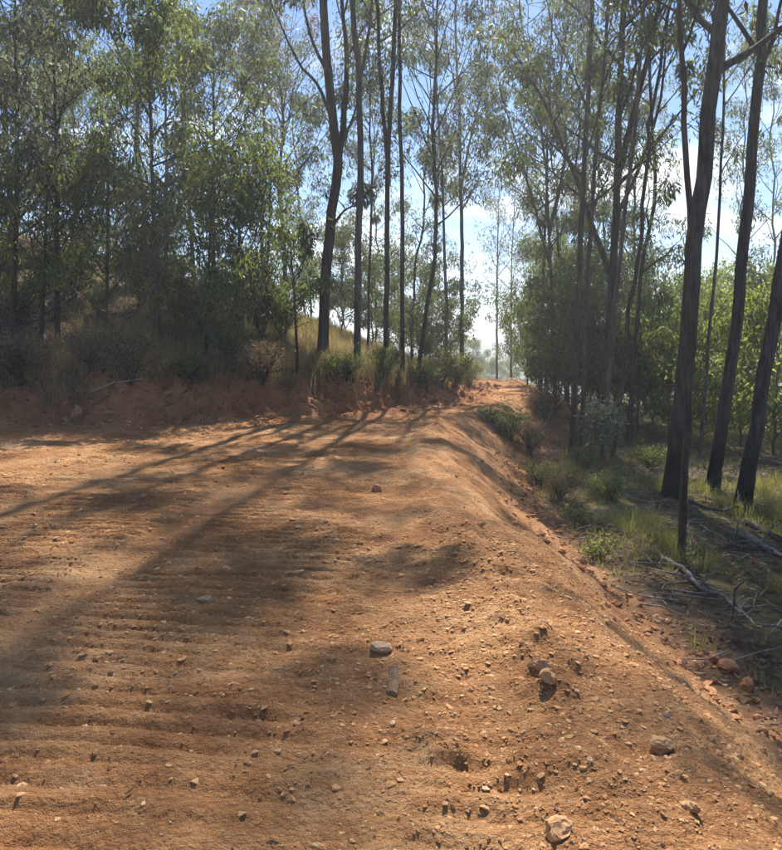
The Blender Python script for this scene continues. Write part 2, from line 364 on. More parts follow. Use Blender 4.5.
M['deadwood'] = bark_mat('weathered_wood', [(.11, .09, .072), (.21, .18, .15), (.36, .32, .275)], bump=.5, scale=16)
M['darkwood'] = bark_mat('dark_fallen_wood', [(.03, .024, .019), (.07, .056, .045), (.14, .118, .098)], bump=.6, scale=16)
M['timber'] = bark_mat('split_timber', [(.14, .08, .045), (.22, .135, .08), (.31, .20, .12)], bump=.3, scale=22)
M['gravel'] = rock_mat('clay_gravel', [(.23, .105, .042), (.37, .185, .077), (.47, .265, .12), (.53, .335, .175)])
M['clod'] = rock_mat('red_clod', [(.18, .07, .032), (.32, .14, .063), (.43, .22, .11)])
M['rock'] = rock_mat('clay_rock', [(.22, .105, .048), (.34, .175, .08), (.45, .265, .135)], 22)
M['rockpale'] = rock_mat('pale_rock', [(.28, .16, .085), (.38, .24, .14), (.46, .32, .20)], 26)

# ------------------------------------------------------------------ ground sheet, split by surface
def axis(segs, far_lo, far_hi, lo, hi):
    out = []
    p = lo
    for a, b, st in segs: out.append(np.arange(a, b, st))
    c = np.concatenate(out)
    def go(s, st, lim, g):
        r = []; x = s
        while x < lim: x += st; st *= g; r.append(x)
        return np.array(r)
    up = go(c[-1], segs[-1][2], far_hi, 1.07); dn = -go(-c[0], segs[0][2], far_lo, 1.07)[::-1]
    return np.concatenate([dn, c, up])
gx = axis([(-14, -5, .08), (-5, -2.2, .045), (-2.2, 2.6, .03), (2.6, 5, .05), (5, 14, .12)], 4200, 4200, 0, 0)
gy = axis([(-4, 1.4, .35), (1.4, 5.2, .021), (5.2, 9, .033), (9, 13, .058), (13, 22, .045), (22, 26, .085), (26, 44, .18)], 1500, 5200, 0, 0)
GX, GY = np.meshgrid(gx, gy); GZ = terrain(GX, GY)
nx, ny = len(gx), len(gy)
dzx = np.gradient(GZ, gx, axis=1); dzy = np.gradient(GZ, gy, axis=0)
NRM = unit(np.stack([-dzx, -dzy, np.ones_like(GZ)], -1)).reshape(-1, 3)
VV = np.stack([GX, GY, GZ], -1).reshape(-1, 3)
DL = left_d(GX, GY).ravel(); DR = right_d(GX, GY).ravel()
xx, yy = VV[:, 0], VV[:, 1]; RR = np.hypot(xx, yy)
nzz = fbm(xx, yy, 1.3, 3, 101); nz2 = fbm(xx, yy, 5, 2, 103)
a_red = np.clip(sst(-1.6, .1, DL) * .9 + .35 * sst(.2, 1.2, DR) + .25 * sst(11, 17, yy) + .12 * nzz, 0, 1)
a_lit = np.clip(sst(.75, 1.5, DL + .35 * nzz + .2 * nz2) + sst(1.25, 1.95, DR + .4 * nzz + .2 * nz2), 0, 1)
a_gra = np.clip(sst(1.6, 3.0, DR + .6 * nzz) * .85 + sst(1.0, 2.5, DL) * sst(-8, -3, xx) * .8, 0, 1)
a_wood = sst(70, 170, RR)
ii = (np.arange(ny - 1)[:, None] * nx + np.arange(nx - 1)[None]).ravel()
QF = np.stack([ii, ii + 1, ii + nx + 1, ii + nx], 1)
fdl = DL[QF].mean(1); fdr = DR[QF].mean(1); frr = RR[QF].mean(1)
zone = np.where(frr > 170, 5, np.where(fdl > 1.4, 3, np.where(fdl > -.05, 1, np.where(fdr > 1.7, 4, np.where(fdr > 0, 2, 0)))))
for k, nm in enumerate(['dirt_road', 'cut_bank', 'road_embankment', 'forest_floor_left', 'forest_floor_right', 'far_hills']):
    F = QF[zone == k]; u, inv = np.unique(F, return_inverse=True)
    mb = MB(); mb.add(VV[u], inv.reshape(-1, 4)); me = mb.mesh(nm, M['earth'])
    for an, av in (('red', a_red), ('litter', a_lit), ('grassy', a_gra), ('wood', a_wood)):
        a = me.attributes.new(an, 'FLOAT', 'POINT'); a.data.foreach_set('value', av[u].astype(np.float32))
    me.normals_split_custom_set_from_vertices(NRM[u].tolist())
    tag(link(nm, me), kind='structure')

# ------------------------------------------------------------------ stones and gravel
def ico(sub=0):
    import bmesh
    bm = bmesh.new(); bmesh.ops.create_icosphere(bm, subdivisions=sub + 1, radius=1)
    v = np.array([x.co[:] for x in bm.verts]); f = np.array([[q.index for q in p.verts] for p in bm.faces]); bm.free(); return v, f
OCT = (np.array([(1, 0, 0), (-1, 0, 0), (0, 1, 0), (0, -1, 0), (0, 0, 1), (0, 0, -1)], float),
       np.array([(0, 2, 4), (2, 1, 4), (1, 3, 4), (3, 0, 4), (2, 0, 5), (1, 2, 5), (3, 1, 5), (0, 3, 5)]))
ICO = ico(0); ICO3 = ico(2)
def scatter_stones(mb, X, Y, S, base, rng, sink=.42, flat=.55):
    n = len(X); bv, bf = base; k = len(bv)
    J = bv[None] * (1 + rng.normal(0, .2, (n, k, 1))) + rng.normal(0, .08, (n, k, 3))
    J *= np.stack([rng.uniform(.75, 1.35, n), rng.uniform(.65, 1.1, n), rng.uniform(flat * .6, flat * 1.3, n)], 1)[:, None]
    a = rng.uniform(0, 6.283, n); c, s = np.cos(a)[:, None], np.sin(a)[:, None]
    tl = rng.normal(0, .25, n)[:, None]
    x = J[..., 0] * c - J[..., 1] * s; y = J[..., 0] * s + J[..., 1] * c; z = J[..., 2] + x * tl
    V = np.stack([x * S[:, None] + X[:, None], y * S[:, None] + Y[:, None], z * S[:, None] + terrain(X, Y)[:, None] + (S * flat * (1 - 2 * sink))[:, None] * .6], -1)
    F = bf[None] + (np.arange(n) * k)[:, None, None]
    mb.add(V.reshape(-1, 3), F.reshape(-1, 3))
rng = np.random.default_rng(11)
def pick(n, x0, x1, y0, y1, dens, rng):
    X = rng.uniform(x0, x1, n); Y = rng.uniform(y0, y1, n); k = rng.random(n) < dens(X, Y); return X[k], Y[k]
mb = MB()
dn = lambda X, Y: (np.exp(-((right_d(X, Y) + .35) / .75) ** 2) * .62 + .14 + .24 * (fbm(X, Y, 1.1, 3, 201) > .12)) * (right_d(X, Y) < 1.9) * sst(7.5, 3, Y)
X, Y = pick(110000, -3.4, 3.2, 1.5, 8, dn, rng)
S = np.exp(rng.normal(math.log(.0062), .42, len(X))); S = np.minimum(S, .020) * np.interp(Y, [2, 6], [.9, 1.35])
sm_ = S < .012
scatter_stones(mb, X[sm_], Y[sm_], S[sm_], OCT, rng); scatter_stones(mb, X[~sm_], Y[~sm_], S[~sm_], ICO, rng)
X, Y = pick(9000, -8, 3.2, 5, 21, lambda X, Y: (.25 + .6 * (fbm(X, Y, .8, 3, 205) > .1)) * (left_d(X, Y) < -.1) * (right_d(X, Y) < 1.7), rng)
scatter_stones(mb, X, Y, np.minimum(np.exp(rng.normal(math.log(.015), .4, len(X))), .045), OCT, rng)
tag(mb.build('loose_gravel', M['gravel'], smooth=False), 'loose clay gravel strewn over the dirt road', 'gravel', kind='stuff')
mb = MB()
X, Y = pick(26000, -11, 6, 12, 34, lambda X, Y: np.exp(-((left_d(X, Y) - .1) / .5) ** 2) * .9, rng)
scatter_stones(mb, X, Y, np.minimum(np.exp(rng.normal(math.log(.035), .5, len(X))), .13), ICO, rng, .2, .75)
X, Y = pick(9000, .8, 6.5, 2.5, 24, lambda X, Y: np.exp(-((right_d(X, Y) - 1.35) / .42) ** 2) * .8, rng)
scatter_stones(mb, X, Y, np.minimum(np.exp(rng.normal(math.log(.022), .5, len(X))), .075), ICO, rng, .2, .75)
tag(mb.build('crumbled_clay', M['clod'], smooth=False), 'crumbled red clay fallen along the bank and embankment foot', 'soil', kind='stuff')

def rock(name, label, px, py, wpx, mat, hfac=.6, asp=.75, rz=0.0, seed=0, cat='rock', sink=.36, group=None):
    rng = np.random.default_rng(seed + 900); x, y = hit(px, py)
    v, f = ICO3; v = v.copy()
    for _ in range(11):                                 # knock flat faces off
        nrm = unit(rng.normal(0, 1, 3)); d = v @ nrm; c = rng.uniform(.55, .85); v = v - np.maximum(d - c, 0)[:, None] * nrm
    v = v + .05 * rng.normal(0, 1, v.shape)
    h = wpx / 2 / FPX * math.hypot(y, EYE) * .92
    v = v * np.array([h, h * asp, h * hfac]); c, s = math.cos(rz), math.sin(rz)
    v = np.stack([v[:, 0] * c - v[:, 1] * s, v[:, 0] * s + v[:, 1] * c, v[:, 2]], 1)
    o = (lambda m: (m.add(v, f), m)[1])(MB()).build(name, M[mat], smooth=False)
    o.location = (x, y, gz(x, y) + h * hfac * (1 - 2 * sink)); tag(o, label, cat, group); return o
rock('rock', 'pale flat stone lying above the split timber offcut on the road', 381, 652, 29, 'rockpale', .38, .7, .1, 1)
rock('rock', 'square clay boulder perched on the lip of the embankment', 661, 752, 30, 'rock', .8, .8, .5, 2)
rock('rock', 'long reddish clod lying on the road edge beside a grey stone', 541, 671, 32, 'rock', .45, .5, -.2, 3)
rock('rock', 'small grey-brown pointed stone just below the long reddish clod', 548, 684, 20, 'rock', .9, .9, .3, 4)
rock('rock', 'rounded brown clod near the bottom edge of the photo', 558, 836, 34, 'rock', .6, .8, .8, 5)
rock('rock', 'red rock jutting from the embankment foot at the grass edge', 727, 670, 26, 'clod', .7, .8, .2, 7)
rock('rock', 'dark red lump beside the red rock at the embankment foot', 747, 690, 22, 'clod', 1.0, .7, 1.2, 8)
rock('rock', 'pointed clod low on the embankment near the bottom right corner', 690, 812, 24, 'rock', .5, .45, -.9, 9)
rock('rock', 'lone pebble on the embankment midway down its face', 668, 716, 13, 'rockpale', .6, .7, .7, 10)
rock('rock', 'small brown clod on the ribbed road left of the timber offcut', 226, 571, 13, 'rock', .7, .8, .2, 12)
rock('rock', 'pale pebble in the middle of the rib marks on the road', 204, 602, 16, 'rockpale', .4, .6, .1, 13)
rock('rock', 'dark clod on the far left side of the road', 143, 498, 10, 'clod', .8, .8, .2, 14)
rock('rock', 'orange clod standing on the far road surface in front of bank', 376, 491, 13, 'clod', .9, .8, .2, 15)

# the split timber offcut
x, y = hit(393, 684)
mb = MB(); rg = np.random.default_rng(5)
P = np.array([(0, -.10, 0), (.004, -.03, .004), (.0, .05, .008), (-.006, .115, .012)]); prof = np.array([(-.024, -.010), (.024, -.012), (.026, .012), (.004, .017), (-.022, .011)])
ring = np.stack([np.concatenate([(p[0] + prof[:, :1] * (1 + rg.normal(0, .07, (5, 1)))), np.full((5, 1), p[1]) + rg.normal(0, .006, (5, 1)), p[2] + prof[:, 1:] * (1 + rg.normal(0, .1, (5, 1)))], 1) for p in P])
F = [[i * 5 + j, i * 5 + (j + 1) % 5, (i + 1) * 5 + (j + 1) % 5, (i + 1) * 5 + j] for i in range(3) for j in range(5)]
mb.add(ring.reshape(-1, 3), F); mb.add(ring[0], [[4, 3, 2, 1, 0]]); mb.add(ring[3], [[0, 1, 2, 3, 4]])
o = mb.build('timber_offcut', M['timber'], smooth=False); o.location = (x, y, gz(x, y) + .001); o.rotation_euler = (R(4), 0, R(-4))
tag(o, 'short split timber offcut half buried in the road gravel', 'timber')

# ------------------------------------------------------------------ trees
GA = 2.39996
LEAF = .55
def grow(wood, clumps, P, rad, t0, n, Lf, rng, el=(28, 62), twigs=5, cr=.42, sides=5, up=.15):
    twigs = max(3, int(twigs * .65))
    m = len(P) - 1
    for i in range(n):
        t = t0 + (1 - t0) * (i + rng.random()) / n
        u = t * m; k = min(int(u), m - 1); p = P[k] + (P[k + 1] - P[k]) * (u - k); r = rad[k] + (rad[k + 1] - rad[k]) * (u - k)
        az = i * GA + rng.normal(0, .5); e = R(rng.uniform(*el))
        d = np.array([math.cos(az) * math.cos(e), math.sin(az) * math.cos(e), math.sin(e)])
        l = Lf(t) * rng.uniform(.65, 1.2)
        s = np.linspace(0, 1, 6)[:, None]
        q = p + d * l * s + np.array([0, 0, up * l]) * s * s + rng.normal(0, .035 * l, (6, 3)) * s
        r0 = min(r * .6, .012 + .022 * l)
        tube(wood, q, np.linspace(r0, .006, 6), sides, cap=False)
        for j in range(twigs):
            sj = rng.uniform(.35, 1) if j else 1.0
            a = q[min(5, int(sj * 5))]
            dd = unit(d * .6 + rng.normal(0, .65, 3) + np.array([0, 0, .15])); ll = l * rng.uniform(.14, .42)
            b = a + dd * ll
            if j: tube(wood, np.stack([a, a + dd * ll * .55 + rng.normal(0, .04 * l, 3), b]), [max(.005, r0 * .35), .005, .003], 3, cap=False)
            clumps.append((*b, cr * rng.uniform(.45, 1.15)))
def foliage(mb, clumps, nleaf, ll, lw, rng, droop=1.0, spread=.6):
    C = np.array(clumps); wgt = C[:, 3] ** 2 * np.exp(rng.normal(0, .8, len(C))); wgt = wgt / wgt.sum()
    k = rng.choice(len(C), nleaf, p=wgt)
    g = rng.normal(0, 1, (nleaf, 3)); g *= (np.minimum(1, 1.55 / np.linalg.norm(g, axis=1)))[:, None]
    pos = C[k, :3] + g * C[k, 3:4] * np.array([.55, .55, .55])
    D = rng.normal(0, spread, (nleaf, 3)) + np.array([0, 0, -droop]) + g * .25
    s = rng.uniform(.6, 1.25, nleaf)
    leaves(mb, pos, D, ll * s, lw * s * rng.uniform(.8, 1.2, nleaf), rng)
def make_tree(name, label, axes, base, leafm='gum', barkm='bark', nleaf=9000, ll=.19, lw=.043, seed=0, droop=1.0, spread=.6, group=None, extra=None, cat='tree', rot=0.0):
    """axes: list of dict(P=control points (local), r=(r0, r1), t0, n, L (len or function), el, twigs, cr)"""
    rng = np.random.default_rng(seed); wood = MB(); br = MB(); cl = []; nleaf = int(nleaf * (1 if cat == 'shrub' else LEAF))
    limbs = []
    for ai, a in enumerate(axes):
        if ai and cat == 'tree': wood, br = MB(), MB(); br = wood; limbs.append(wood)
        if ai == 0: wood0, br0 = wood, br
        P = curve(a['P'], a.get('rings', 22)); ln = np.linalg.norm(P[-1] - P[0]); nn = len(P); t = np.linspace(0, 1, nn)
        P = P + rng.normal(0, a.get('wob', .0035) * ln ** .5, P.shape) * np.array([1, 1, .2]) * np.minimum(1, t * 6)[:, None]
        r0, r1 = np.array(a['r']) * (.6 if cat == 'tree' and a['r'][0] > .07 else 1); rad = r1 + (r0 - r1) * (1 - t) ** .85
        if a.get('flare', 0): rad = rad * (1 + a['flare'] * np.exp(-t * ln / .45))
        tube(wood, P, rad, a.get('sides', 10), .045, rng)
        Lf = a['L'] if callable(a['L']) else (lambda tt, q=a['L'], s0=a['t0']: q * (.45 + .9 * math.sin(math.pi * min(1, .18 + .80 * (tt - s0) / (1 - s0 + 1e-6)))))
        if a['n']: grow(br, cl, P, rad, a['t0'], a['n'], Lf, rng, a.get('el', (28, 62)), a.get('twigs', 5), a.get('cr', .42), up=a.get('up', .15))
    t = thing(name, label, cat, base, group); t.rotation_euler.z = rot
    wood0.build('trunk' if cat == 'tree' else 'stem', M[barkm], t)
    for lb in limbs: lb.build('limb', M[barkm], t)
    if br0.n: br0.build('branches', M[barkm], t)
    if cl and nleaf:
        lf = MB(); foliage(lf, cl, nleaf, ll, lw, rng, droop, spread); lf.build('crown', M[leafm], t)
    return t
def px_tree(name, label, Y, pix, H, r, dY=0.0, **kw):
    """trunk through points seen in the photo, standing at ground distance Y; dY lets it lean along the view"""
    P = [at(px, py, Y) for px, py in pix]; x = P[0][0]; z = gz(x, Y) - .12
    base = np.array([x, Y, z]); Q = [np.zeros(3)] + [p - base for p in P[1:]]
    d = unit(Q[-1] - Q[-2]); d = unit(d * .6 + np.array([0, 0, 1]) * .6)
    while Q[-1][2] < H - 2.5: Q.append(Q[-1] + d * min(4.0, H - Q[-1][2]) + np.array([0, dY, 0]))
    axes = [dict(P=Q, r=(r, r * .22), **{k: kw.pop(k) for k in ('t0', 'n', 'L', 'el', 'twigs', 'cr', 'sides', 'rings', 'flare', 'wob') if k in kw})]
    for ap, ar, opt in kw.pop('forks', []):
        pts = [at(a, b, Y + c) - base for a, b, c in ap]; axes.append(dict(P=pts, r=ar, **opt))
    return make_tree(name, label, axes, base, **kw)

# three big trunks and slender pole on the right
px_tree('gum_tree', 'largest grey trunk on the right with flared charred base', 13.4, [(672, 496), (682, 400), (692, 290), (700, 190), (708, 110), (722, 0)], 24, .26,
        t0=.3, n=24, L=3.0, twigs=6, cr=.5, sides=18, rings=44, flare=.42, wob=.004, barkm='barkchar', leafm='gum', nleaf=10000, seed=1)
px_tree('gum_tree', 'tall straight trunk with black base, between the largest trunk and the leaning one', 14.2, [(711, 505), (726, 400), (739, 300), (752, 150), (765, 0)], 23, .19,
        t0=.34, n=20, L=3.2, twigs=6, cr=.5, sides=16, rings=40, flare=.3, wob=.004, barkm='barkchar', leafm='gum', nleaf=9000, seed=2)
px_tree('gum_tree', 'dark leaning trunk cut by the right edge of the photo', 12.6, [(741, 516), (757, 420), (773, 320), (792, 215), (815, 90)], 20, .20,
        t0=.4, n=18, L=3.0, twigs=5, cr=.5, sides=16, rings=40, flare=.38, wob=.004, barkm='barkchar', leafm='gum', nleaf=11000, seed=3)
px_tree('sapling', 'slender brown pole-like sapling standing in front of the largest trunk', 9.3, [(681, 557), (684, 480), (687, 400), (690, 280), (688, 190), (679, 0)], 11, .05,
        t0=.55, n=12, L=1.5, twigs=4, cr=.3, sides=9, rings=30, barkm='barkdark', leafm='gum', nleaf=2600, seed=4)
px_tree('sapling', 'thin grey sapling between the two tallest right trunks', 17.0, [(699, 470), (706, 380), (716, 260), (723, 130), (727, 0)], 15, .075,
        t0=.45, n=14, L=1.7, twigs=4, cr=.35, sides=8, barkm='bark', leafm='gum', nleaf=3500, seed=5)
# central right stand
def fk(t0=.1, n=9, L=2.0, twigs=5, cr=.48, **k): return dict(t0=t0, n=n, L=L, twigs=twigs, cr=cr, rings=14, sides=8, **k)
px_tree('gum_tree', 'thick forked gum in the middle of the right stand', 19.0, [(598, 445), (606, 360), (614, 260), (617, 180), (619, 90), (624, 0)], 21, .19,
        t0=.32, n=16, L=2.6, twigs=5, cr=.55, sides=14, rings=34, flare=.2, barkm='barkdark', leafm='gum', nleaf=11000, seed=6,
        forks=[([(616, 185, 0), (634, 110, -.3), (652, 40, -.6), (672, -60, -1)], (.14, .05), fk(.45, 7, 2.0)),
               ([(617, 215, 0), (640, 165, .4), (660, 100, .8), (668, 20, 1.2)], (.09, .03), fk(.5, 5, 1.6)),
               ([(612, 280, 0), (580, 190, -.5), (548, 110, -1), (520, 60, -1.4)], (.07, .02), fk(.3, 10, 1.6))])
px_tree('gum_tree', 'grey smooth trunk leaning right beside the thick forked gum', 17.5, [(603, 440), (612, 340), (622, 240), (633, 150), (641, 60)], 19, .10,
        t0=.45, n=12, L=2.0, twigs=5, cr=.45, sides=10, rings=30, barkm='bark', leafm='gum', nleaf=6000, seed=7)
px_tree('gum_tree', 'dark crooked trunk right of the thick forked gum', 17.0, [(612, 450), (622, 380), (629, 310), (640, 245), (645, 160), (662, 60)], 17, .09,
        t0=.5, n=11, L=2.0, twigs=5, cr=.45, sides=10, rings=30, barkm='barkdark', leafm='gum', nleaf=6000, seed=8, wob=.008)
px_tree('gum_tree', 'dark trunk at the left front of the right stand', 18.0, [(572, 445), (575, 380), (579, 280), (584, 170), (590, 60)], 17, .12,
        t0=.3, n=16, L=2.4, twigs=6, cr=.48, sides=10, rings=30, flare=.3, barkm='barkdark', leafm='gum', nleaf=10000, seed=9)
px_tree('gum_tree', 'reddish trunk touching the dark trunk at the front of the right stand', 18.6, [(581, 440), (585, 360), (588, 270), (596, 150), (606, 30)], 18, .10,
        t0=.35, n=14, L=2.2, twigs=5, cr=.45, sides=10, rings=30, barkm='barkred', leafm='gum', nleaf=7000, seed=10)
px_tree('sapling', 'thin double-bent stem right of the dark crooked trunk', 20.0, [(628, 430), (636, 340), (642, 270), (655, 190), (650, 90)], 14, .07,
        t0=.3, n=12, L=1.6, twigs=5, cr=.38, sides=7, barkm='barkdark', leafm='gum', nleaf=6000, seed=11)
px_tree('gum_tree', 'slim tree leaning left from the right stand over the road', 24.0, [(556, 408), (552, 320), (549, 230), (543, 140), (528, 60), (520, 10)], 15, .10,
        t0=.3, n=20, L=2.1, twigs=6, cr=.5, sides=8, barkm='bark', leafm='gum', nleaf=16000, seed=12,
        forks=[([(549, 235, 0), (566, 150, 0), (560, 80, 0), (572, 0, 0)], (.06, .02), fk(.2, 9, 1.8)),
               ([(551, 270, 0), (530, 190, -.4), (512, 130, -.8), (500, 90, -1)], (.05, .015), fk(.3, 8, 1.5))])
px_tree('gum_tree', 'straight thin trunk second from the left in the right stand', 27.0, [(541, 400), (542, 300), (546, 200), (548, 100), (552, 20)], 17, .10,
        t0=.3, n=16, L=2.0, twigs=5, cr=.5, sides=8, barkm='barkdark', leafm='gum', nleaf=15000, seed=13)
# across the crest
px_tree('gum_tree', 'lone thin tree standing in the gap at the road crest', 46, [(497, 388), (497, 330), (497, 280), (498, 230), (500, 180)], 11.5, .13,
        t0=.33, n=18, L=1.8, twigs=5, cr=.55, sides=8, barkm='bark', leafm='gumgrey', nleaf=4500, ll=.2, lw=.045, seed=14)
px_tree('gum_tree', 'thin bare-stemmed tree just right of the lone crest tree', 42, [(511, 388), (511, 320), (512, 250), (516, 180)], 10.5, .10,
        t0=.4, n=16, L=1.7, twigs=5, cr=.5, sides=8, barkm='bark', leafm='gumgrey', nleaf=4500, ll=.19, lw=.042, seed=15)
# tall trunks on the bank, left of the road
px_tree('gum_tree', 'thick dark forked gum with bare upper limbs on the left bank', 21.0, [(322, 345), (326, 270), (333, 205), (338, 160), (330, 100), (325, 40), (322, -30)], 22, .25,
        t0=.62, n=18, L=2.5, twigs=5, cr=.65, sides=14, rings=34, flare=.15, barkm='barkdark', leafm='gumgrey', nleaf=16000, seed=16,
        forks=[([(338, 165, 0), (345, 110, .3), (347, 60, .5), (342, 0, .7), (340, -70, 1)], (.15, .04), fk(.45, 7, 1.5, cr=.38)),
               ([(332, 120, 0), (318, 85, -.3), (300, 65, -.5), (283, 30, -.7), (270, 0, -1)], (.075, .02), fk(.85, 2, .8, 3)),
               ([(326, 70, 0), (312, 40, 0), (304, 0, 0), (306, -60, 0)], (.08, .02), fk(.75, 4, 1.0, 3)),
               ([(340, 150, 0), (352, 120, .3), (362, 90, .3), (372, 82, .3)], (.05, .012), fk(.5, 4, .8, 4, .35)),
               ([(330, 230, 0), (345, 210, .5), (360, 205, .5)], (.05, .015), fk(.4, 3, .8, 4, .35))])
px_tree('gum_tree', 'straight grey trunk next right of the thick forked gum', 20.3, [(357, 358), (358, 280), (360, 180), (358, 80), (354, 20), (350, -40)], 25, .155,
        t0=.46, n=26, L=2.8, twigs=6, cr=.72, sides=10, rings=30, barkm='bark', leafm='gum', nleaf=19000, seed=17,
        forks=[([(358, 90, 0), (366, 50, 0), (372, 0, 0), (376, -50, 0)], (.075, .03), fk(.4, 6, 1.4, cr=.4))])
px_tree('gum_tree', 'tall dark trunk forking into two stems, middle of the left bank row', 21.2, [(386, 376), (386, 280), (387, 200), (388, 150), (393, 60), (395, 0)], 26, .13,
        t0=.46, n=26, L=2.8, twigs=6, cr=.72, sides=10, rings=30, barkm='barkdark', leafm='gum', nleaf=20000, seed=18,
        forks=[([(388, 165, 0), (381, 80, 0), (377, 0, 0), (372, -80, 0)], (.09, .05), fk(.45, 8, 1.6, cr=.42))])
px_tree('gum_tree', 'slim dark trunk with short side twigs, right of the two-stemmed trunk', 21.8, [(403, 382), (402, 300), (402, 210), (400, 110), (400, 30)], 24, .115,
        t0=.46, n=24, L=2.5, twigs=6, cr=.68, sides=9, rings=30, barkm='barkdark', leafm='gum', nleaf=15000, seed=19)
px_tree('gum_tree', 'dark curved trunk leaning right over the bank edge', 22.2, [(417, 388), (424, 330), (434, 260), (437, 200), (433, 130), (436, 60)], 14, .115,
        t0=.34, n=20, L=2.1, twigs=6, cr=.5, sides=9, rings=30, barkm='barkdark', leafm='gumgrey', nleaf=9500, seed=20)
px_tree('gum_tree', 'pale grey straight trunk nearest the road end on the left', 28.5, [(462, 378), (462, 290), (461, 200), (459, 110), (456, 40)], 17, .15,
        t0=.36, n=20, L=1.9, twigs=5, cr=.5, sides=10, rings=30, barkm='bark', leafm='gumgrey', nleaf=6000, seed=21,
        forks=[([(461, 190, 0), (470, 140, 0), (480, 100, 0), (487, 70, 0)], (.05, .015), fk(.5, 5, .9, 4, .35))])
px_tree('gum_tree', 'slim grey trunk behind the dark curved trunk', 27.0, [(446, 375), (446, 300), (443, 200), (437, 100), (434, 20)], 15, .10,
        t0=.4, n=18, L=2.0, twigs=6, cr=.5, sides=8, barkm='bark', leafm='gumgrey', nleaf=7500, seed=22)
px_tree('gum_tree', 'thin trunk half hidden behind the straight grey trunk', 25.0, [(368, 352), (369, 280), (372, 200), (370, 120)], 13, .08,
        t0=.45, n=14, L=1.5, twigs=5, cr=.45, sides=8, barkm='barkdark', leafm='gum', nleaf=5000, seed=23)
px_tree('sapling', 'short thin dark stem on the bank left of the forked gum', 18.2, [(298, 366), (296, 330), (294, 290), (290, 240)], 5.2, .045,
        t0=.55, n=8, L=.7, twigs=4, cr=.25, sides=7, barkm='barkdark', leafm='young', nleaf=1500, seed=24)
px_tree('gum_tree', 'broad grey-green rounded crown behind the left saplings', 27.0, [(286, 345), (284, 250), (280, 180), (283, 110), (276, 70)], 9.2, .16,
        t0=.42, n=26, L=2.6, twigs=7, cr=.6, sides=9, barkm='bark', leafm='gumgrey', nleaf=13000, seed=25)
px_tree('gum_tree', 'tree with sparse reddish dying crown above the rounded grey crown', 30.0, [(262, 340), (262, 230), (264, 130), (262, 50), (262, 10)], 12, .13,
        t0=.66, n=18, L=2.2, twigs=6, cr=.6, sides=8, barkm='bark', leafm='dead', nleaf=7500, seed=26)
# dense saplings on the left bank
def young(label, px, Y, H, r, lean, n, Lr, nl, seed, leafm='young', t0=.1, barkm='barkdark', name='sapling', **k):
    return px_tree(name, label, Y, [(px, 352), (px + lean * .5, 270), (px + lean, 160)], H, r, t0=t0, n=n, L=Lr, twigs=7, cr=.5, sides=9, rings=26,
                   el=(15, 55), barkm=barkm, leafm=leafm, nleaf=nl, seed=seed, **k)
young('tallest dense green sapling in the left foreground, top touching the photo edge', 160, 18.6, 8.6, .11, -8, 28, 1.7, 15000, 31, t0=.22)
young('bushy sapling right of the tallest green sapling, lit yellow-green', 205, 18.4, 6.0, .08, 8, 24, 1.4, 9000, 32, t0=.14)
young('tall gum crown at the left edge of the photo', 12, 19.0, 9.4, .13, 5, 26, 1.9, 12000, 33, 'gumgrey', t0=.3)
young('straight dark stem with hanging grey leaves, second from the left edge', 58, 18.8, 7.8, .12, -2, 24, 1.7, 10000, 34, 'gumgrey', t0=.34)
young('dark green full-topped sapling behind the tallest one', 212, 22.5, 7.9, .12, 2, 26, 1.8, 15000, 35, 'gum', t0=.3)
young('low leafy sapling in shade at far left', 40, 18.2, 4.6, .06, 8, 18, 1.2, 4500, 36, t0=.2)
young('leafy sapling right of the pale trunk patch', 235, 19.8, 4.8, .07, 6, 22, 1.2, 6500, 37, t0=.15)
young('thin sapling with sparse leaves between the two left edge stems', 105, 19.8, 6.4, .06, 4, 18, 1.2, 5000, 38, 'gum', t0=.25)
young('pale stemmed sapling deep inside the left thicket', 166, 22.0, 7.6, .10, 0, 18, 1.4, 6000, 39, 'gum', t0=.4, barkm='barkpale')
young('slender leaning sapling at the right end of the left thicket', 262, 20.4, 4.2, .05, 10, 18, 1.1, 5500, 40, t0=.15)

# ------------------------------------------------------------------ kinds that are copied: tall background gums, understorey, shrubs
def simple(name, H, r, t0, n, Lr, nl, seed, leafm, barkm='bark', cr=.5, el=(28, 62), ll=.20, lw=.045, wob=.03, twigs=6):
    rg = np.random.default_rng(seed + 500); lean = rg.normal(0, .05 * H, 2)
    P = [(0, 0, 0), (lean[0] * .2, lean[1] * .2, H * .3), (lean[0] * .5 + rg.normal(0, .02 * H), lean[1] * .5, H * .65), (lean[0], lean[1], H)]
    return make_tree(name, 'x', [dict(P=P, r=(r, r * .2), t0=t0, n=n, L=Lr, twigs=twigs, cr=cr, el=el, sides=9, rings=24, wob=wob * .5)], (0, 0, 0), leafm, barkm, nl, ll, lw, seed)
def shrub(name, H, W, stems, nl, seed, leafm, ll, lw, barkm='barkdark', droop=.1, spread=1.0, cr=.22):
    rg = np.random.default_rng(seed + 700); ax = []
    for i in range(stems):
        a = i * GA + rg.normal(0, .3); o = rg.uniform(.3, 1) * W
        e = np.array([math.cos(a) * o, math.sin(a) * o, H * rg.uniform(.65, 1.0)])
        ax.append(dict(P=[(rg.normal(0, .05), rg.normal(0, .05), -.05), e * np.array([.35, .35, .5]), e], r=(.018 + .006 * H, .006), t0=.3, n=7, L=.34 * W + .1, twigs=4, cr=cr, sides=5, rings=7, el=(0, 60)))
    return make_tree(name, 'x', ax, (0, 0, 0), leafm, barkm, nl, ll, lw, seed, droop, spread, cat='shrub')
